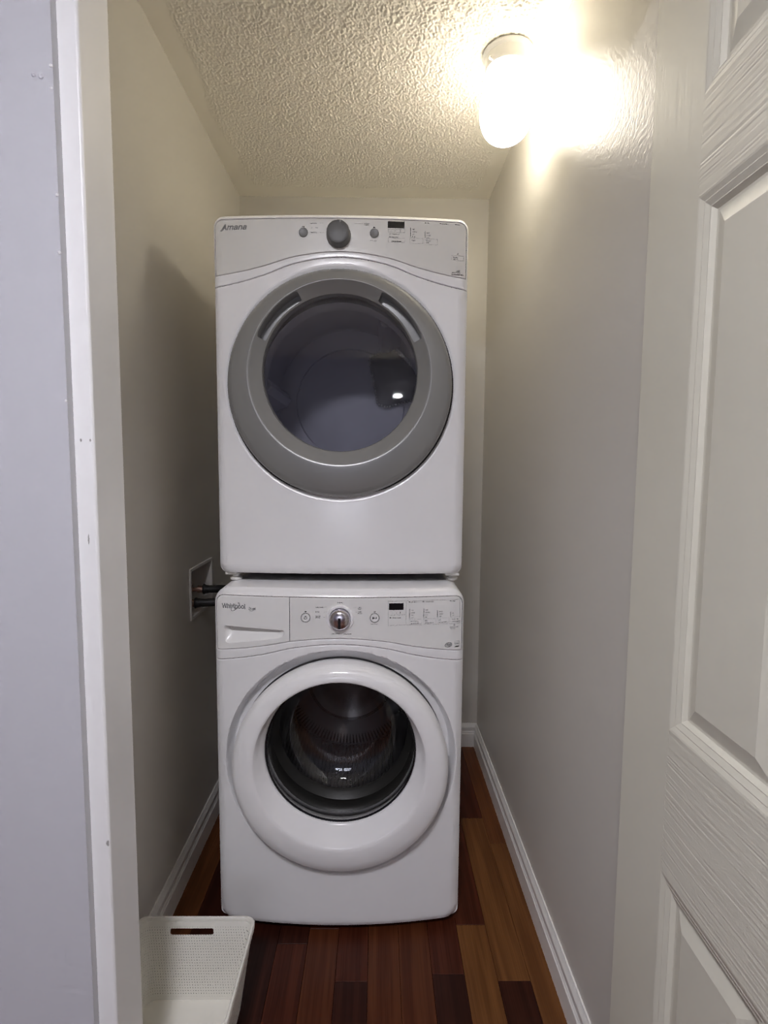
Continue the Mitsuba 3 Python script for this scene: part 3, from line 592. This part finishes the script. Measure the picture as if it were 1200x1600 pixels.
# ---------------------------------------------------------------- ceiling lamp in the closet
LX, LY = .350, 1.585
l = thing('ceiling_lamp', 'lit white glass globe lamp on the popcorn ceiling near the right wall', 'lamp')
add(l+'__collar', lathe_z([(.0005, ZC-.003), (.0675, ZC-.003), (.0685, ZC-.007), (.0660, ZC-.012), (.0615, ZC-.016), (.0600, ZC-.040), (.0570, ZC-.046), (.0520, ZC-.046), (.0520, ZC-.030)], LX, LY, 72), 'lamp_collar', 30, 'white porcelain collar')
gp_ = [(.0005, ZC-.2365), (.018, ZC-.2352), (.036, ZC-.229), (.052, ZC-.217), (.064, ZC-.200), (.0715, ZC-.178), (.0742, ZC-.155), (.0725, ZC-.130), (.0670, ZC-.106), (.0590, ZC-.085), (.0530, ZC-.070), (.0500, ZC-.058), (.0495, ZC-.036)]
from scipy.interpolate import CubicSpline
s = np.arange(len(gp_)); gg = CubicSpline(s, np.array(gp_))(np.linspace(0, len(gp_)-1, 49)); gg[:, 0] = np.maximum(gg[:, 0], .0004)
gm = lathe_z([tuple(q) for q in gg], LX, LY, 72)
if np.dot(gm.face_normals[len(gm.faces)//3], gm.triangles_center[len(gm.faces)//3] - np.array([LX, LY, ZC-.15])) < 0: gm.invert()
scene[l+'__globe'] = ply(gm, 'lamp_collar', smooth=True, emitter={'type': 'area', 'radiance': rgb(*LAMP)}); labels[l+'__globe'] = {'label': 'glowing frosted globe'}
for i, a in enumerate((math.radians(215), math.radians(325), math.radians(90))):
    c = np.array([LX + .058*math.cos(a), LY + .058*math.sin(a), ZC-.042]); u = np.array([math.cos(a), math.sin(a), 0])
    add(num(l+'__screw', i), tube([c, c+u*.008, c+u*.0095, c+u*.013], [.0018, .0018, .0042, .0036], 10), 'screw_metal', 30)
HLX, HLY = -.25, -.48  # added lamp out of view, lights the machine fronts from above
l = thing('added_hall_lamp', 'unseen round flush lamp added on the hall ceiling for cool front light', 'lamp')
add(l+'__base', lathe_z([(.0005, ZC-.001), (.18, ZC-.001), (.18, ZC-.022), (.172, ZC-.027)], HLX, HLY, 48), 'trim_white', 30)
hm = lathe_z([(.0005, ZC-.075), (.06, ZC-.072), (.12, ZC-.058), (.17, ZC-.027)], HLX, HLY, 48)
if hm.face_normals[0][2] > 0: hm.invert()
scene[l+'__diffuser'] = ply(hm, 'lamp_collar', smooth=True, emitter={'type': 'area', 'radiance': rgb(*ADDED_HALL_LAMP)})
# small lamp added on the far hall wall for a glint in the dryer window
l = thing('added_wall_lamp', 'small unseen lamp added on the far hall wall to make the bright spot in the dryer window', 'lamp')
SX, SZ = .225, 2.03
add(l+'__bracket', cbox(SX-.03, SX+.03, HY0+.0005, HY0+.02, SZ-.05, SZ-.024, .003), 'trim_white')
sm_ = trimesh.creation.icosphere(3, .05); sm_.apply_scale((1.0, .5, .48)); sm_.apply_translation((SX, HY0+.028, SZ))
scene[l+'__shade'] = ply(sm_, 'lamp_collar', smooth=True, emitter={'type': 'area', 'radiance': rgb(*ADDED_SCONCE)})

# ---------------------------------------------------------------- laundry outlet box and hoses
b = thing('laundry_outlet_box', 'white recessed plumbing box in the left wall beside the machines', 'outlet box')
def yzframe(y0, y1, z0, z1, wd, x0, x1):
    return cat([cbox(x0, x1, y0, y1, z0, z0+wd, .0008), cbox(x0, x1, y0, y1, z1-wd, z1, .0008), cbox(x0, x1, y0, y0+wd, z0+wd, z1-wd, .0008), cbox(x0, x1, y1-wd, y1, z0+wd, z1-wd, .0008)])
add(b+'__flange', yzframe(BY0, BY1, BZ0, BZ1, .010, XL+.0002, XL+.005), 'box_plastic', label='thin white rim')
i0, i1, j0, j1 = BY0+.009, BY1-.009, BZ0+.009, BZ1-.009; xb = XL-.085
add(b+'__body', cat([box(xb-.002, xb, i0, i1, j0, j1), box(xb, XL+.001, i0-.0008, i0+.001, j0, j1), box(xb, XL+.001, i1-.001, i1+.0008, j0, j1), box(xb, XL+.001, i0, i1, j0-.0008, j0+.001), box(xb, XL+.001, i0, i1, j1-.001, j1+.0008)]), 'box_plastic')
for i, y in enumerate((1.745, 1.83)):
    c = np.array([XL-.05, y, BZ0+.010 + .026*i])
    add(num(b+'__valve', i), cat([tube([c, c+[0, 0, .03], c+[0, 0, .034], c+[0, 0, .05]], [.010, .010, .013, .013], 16), tube([c+[0, 0, .034], c+[.03, 0, .036], c+[.031, 0, .036], c+[.050, 0, .036]], [.007, .007, .012, .012], 16)]), 'brass', 35, 'brass supply valve' if i == 0 else None)
    add(num(b+f'__valve_handle', i), cbox(c[0]-.005, c[0]+.005, y-.018, y+.018, c[2]+.051, c[2]+.059, .002), 'black_rubber', label='dark valve handle' if i == 0 else None)
for i, (y, zv, lab) in enumerate(((1.745, BZ0+.046, 'black water hose on the nearer valve of the outlet box'), (1.83, BZ0+.072, 'black water hose on the farther valve of the outlet box'))):
    xp = (XL+.112, XL+.072)[i]
    p = spline([(XL+.008, y, zv), (XL+.03, y+.004, zv), (xp, y+.045, zv-.010), (xp, y+.14, zv-.07), (xp, 2.10+.02*i, BZ0-.13), (xp, 2.22, BZ0-.25), (xp, 2.26, .42)], 50)
    h = thing(num('water_hose', i), lab, 'hose')
    add(h+'__tube', tube(p, .0135, 12), 'black_rubber', True)
    c = np.array([XL+.004, y, zv]); add(h+'__coupling', tube([c-[.003, 0, 0], c, c+[.001, 0, 0], c+[.012, 0, .0]], [.0185, .0185, .016, .0145], 12), 'black_rubber', 30, 'dark ribbed coupling nut')

# ---------------------------------------------------------------- basket on the floor, lower left
k = thing('laundry_basket', 'white woven look plastic basket with a slot handle on the floor at lower left', 'basket')
bx0, bx1, by0, by1, bz = -.580, -.296, .971, 1.238, .190
def brect(t, inset, z):
    """t: 0 at the floor, 1 at the rim."""
    tp = (1-t); poly = rrect(bx0+.026*tp+inset, bx1-.026*tp-inset, by0+.034*tp+inset, by1-.034*tp-inset, .022)
    c = np.array([poly.exterior.interpolate(s, normalized=True).coords[0] for s in np.linspace(0, 1, 121)[:-1]])
    return np.c_[c, np.full(len(c), z)]
zz = np.linspace(.002, bz, 14)
outer_r = [brect((z-.002)/(bz-.002), 0, z) for z in zz]; inner_r = [brect((z-.002)/(bz-.002), .003, max(z, .006)) for z in zz[::-1]]
shell = cat([loft(outer_r + inner_r), fan(outer_r[0], True), fan(inner_r[-1])]); shell.merge_vertices(); shell.fix_normals()
sm = to_man(shell)
def slot(y): 
    s2 = rrect(-.503, -.397, .150, .166, .004); m = trimesh.creation.extrude_polygon(s2, .06, engine='earcut')
    m.apply_transform(np.array([[1, 0, 0, 0], [0, 0, -1, y+.03], [0, 1, 0, 0], [0, 0, 0, 1.]])); return to_man(m)
sm = sm - slot(by1-.004) - slot(by0+.004)
mm = sm.to_mesh(); add(k+'__body', trimesh.Trimesh(mm.vert_properties[:, :3], mm.tri_verts, process=False), 'basket_weave', 30, 'woven look walls with slot handles')
rr = [brect(1, o, z) for o, z in ((-.0025, bz-.012), (-.003, bz-.002), (-.001, bz+.001), (.003, bz+.001), (.0045, bz-.002), (.0042, bz-.012))]
add(k+'__rim', loft(rr, close=True), 'basket_plastic', 40, 'smooth rolled rim')
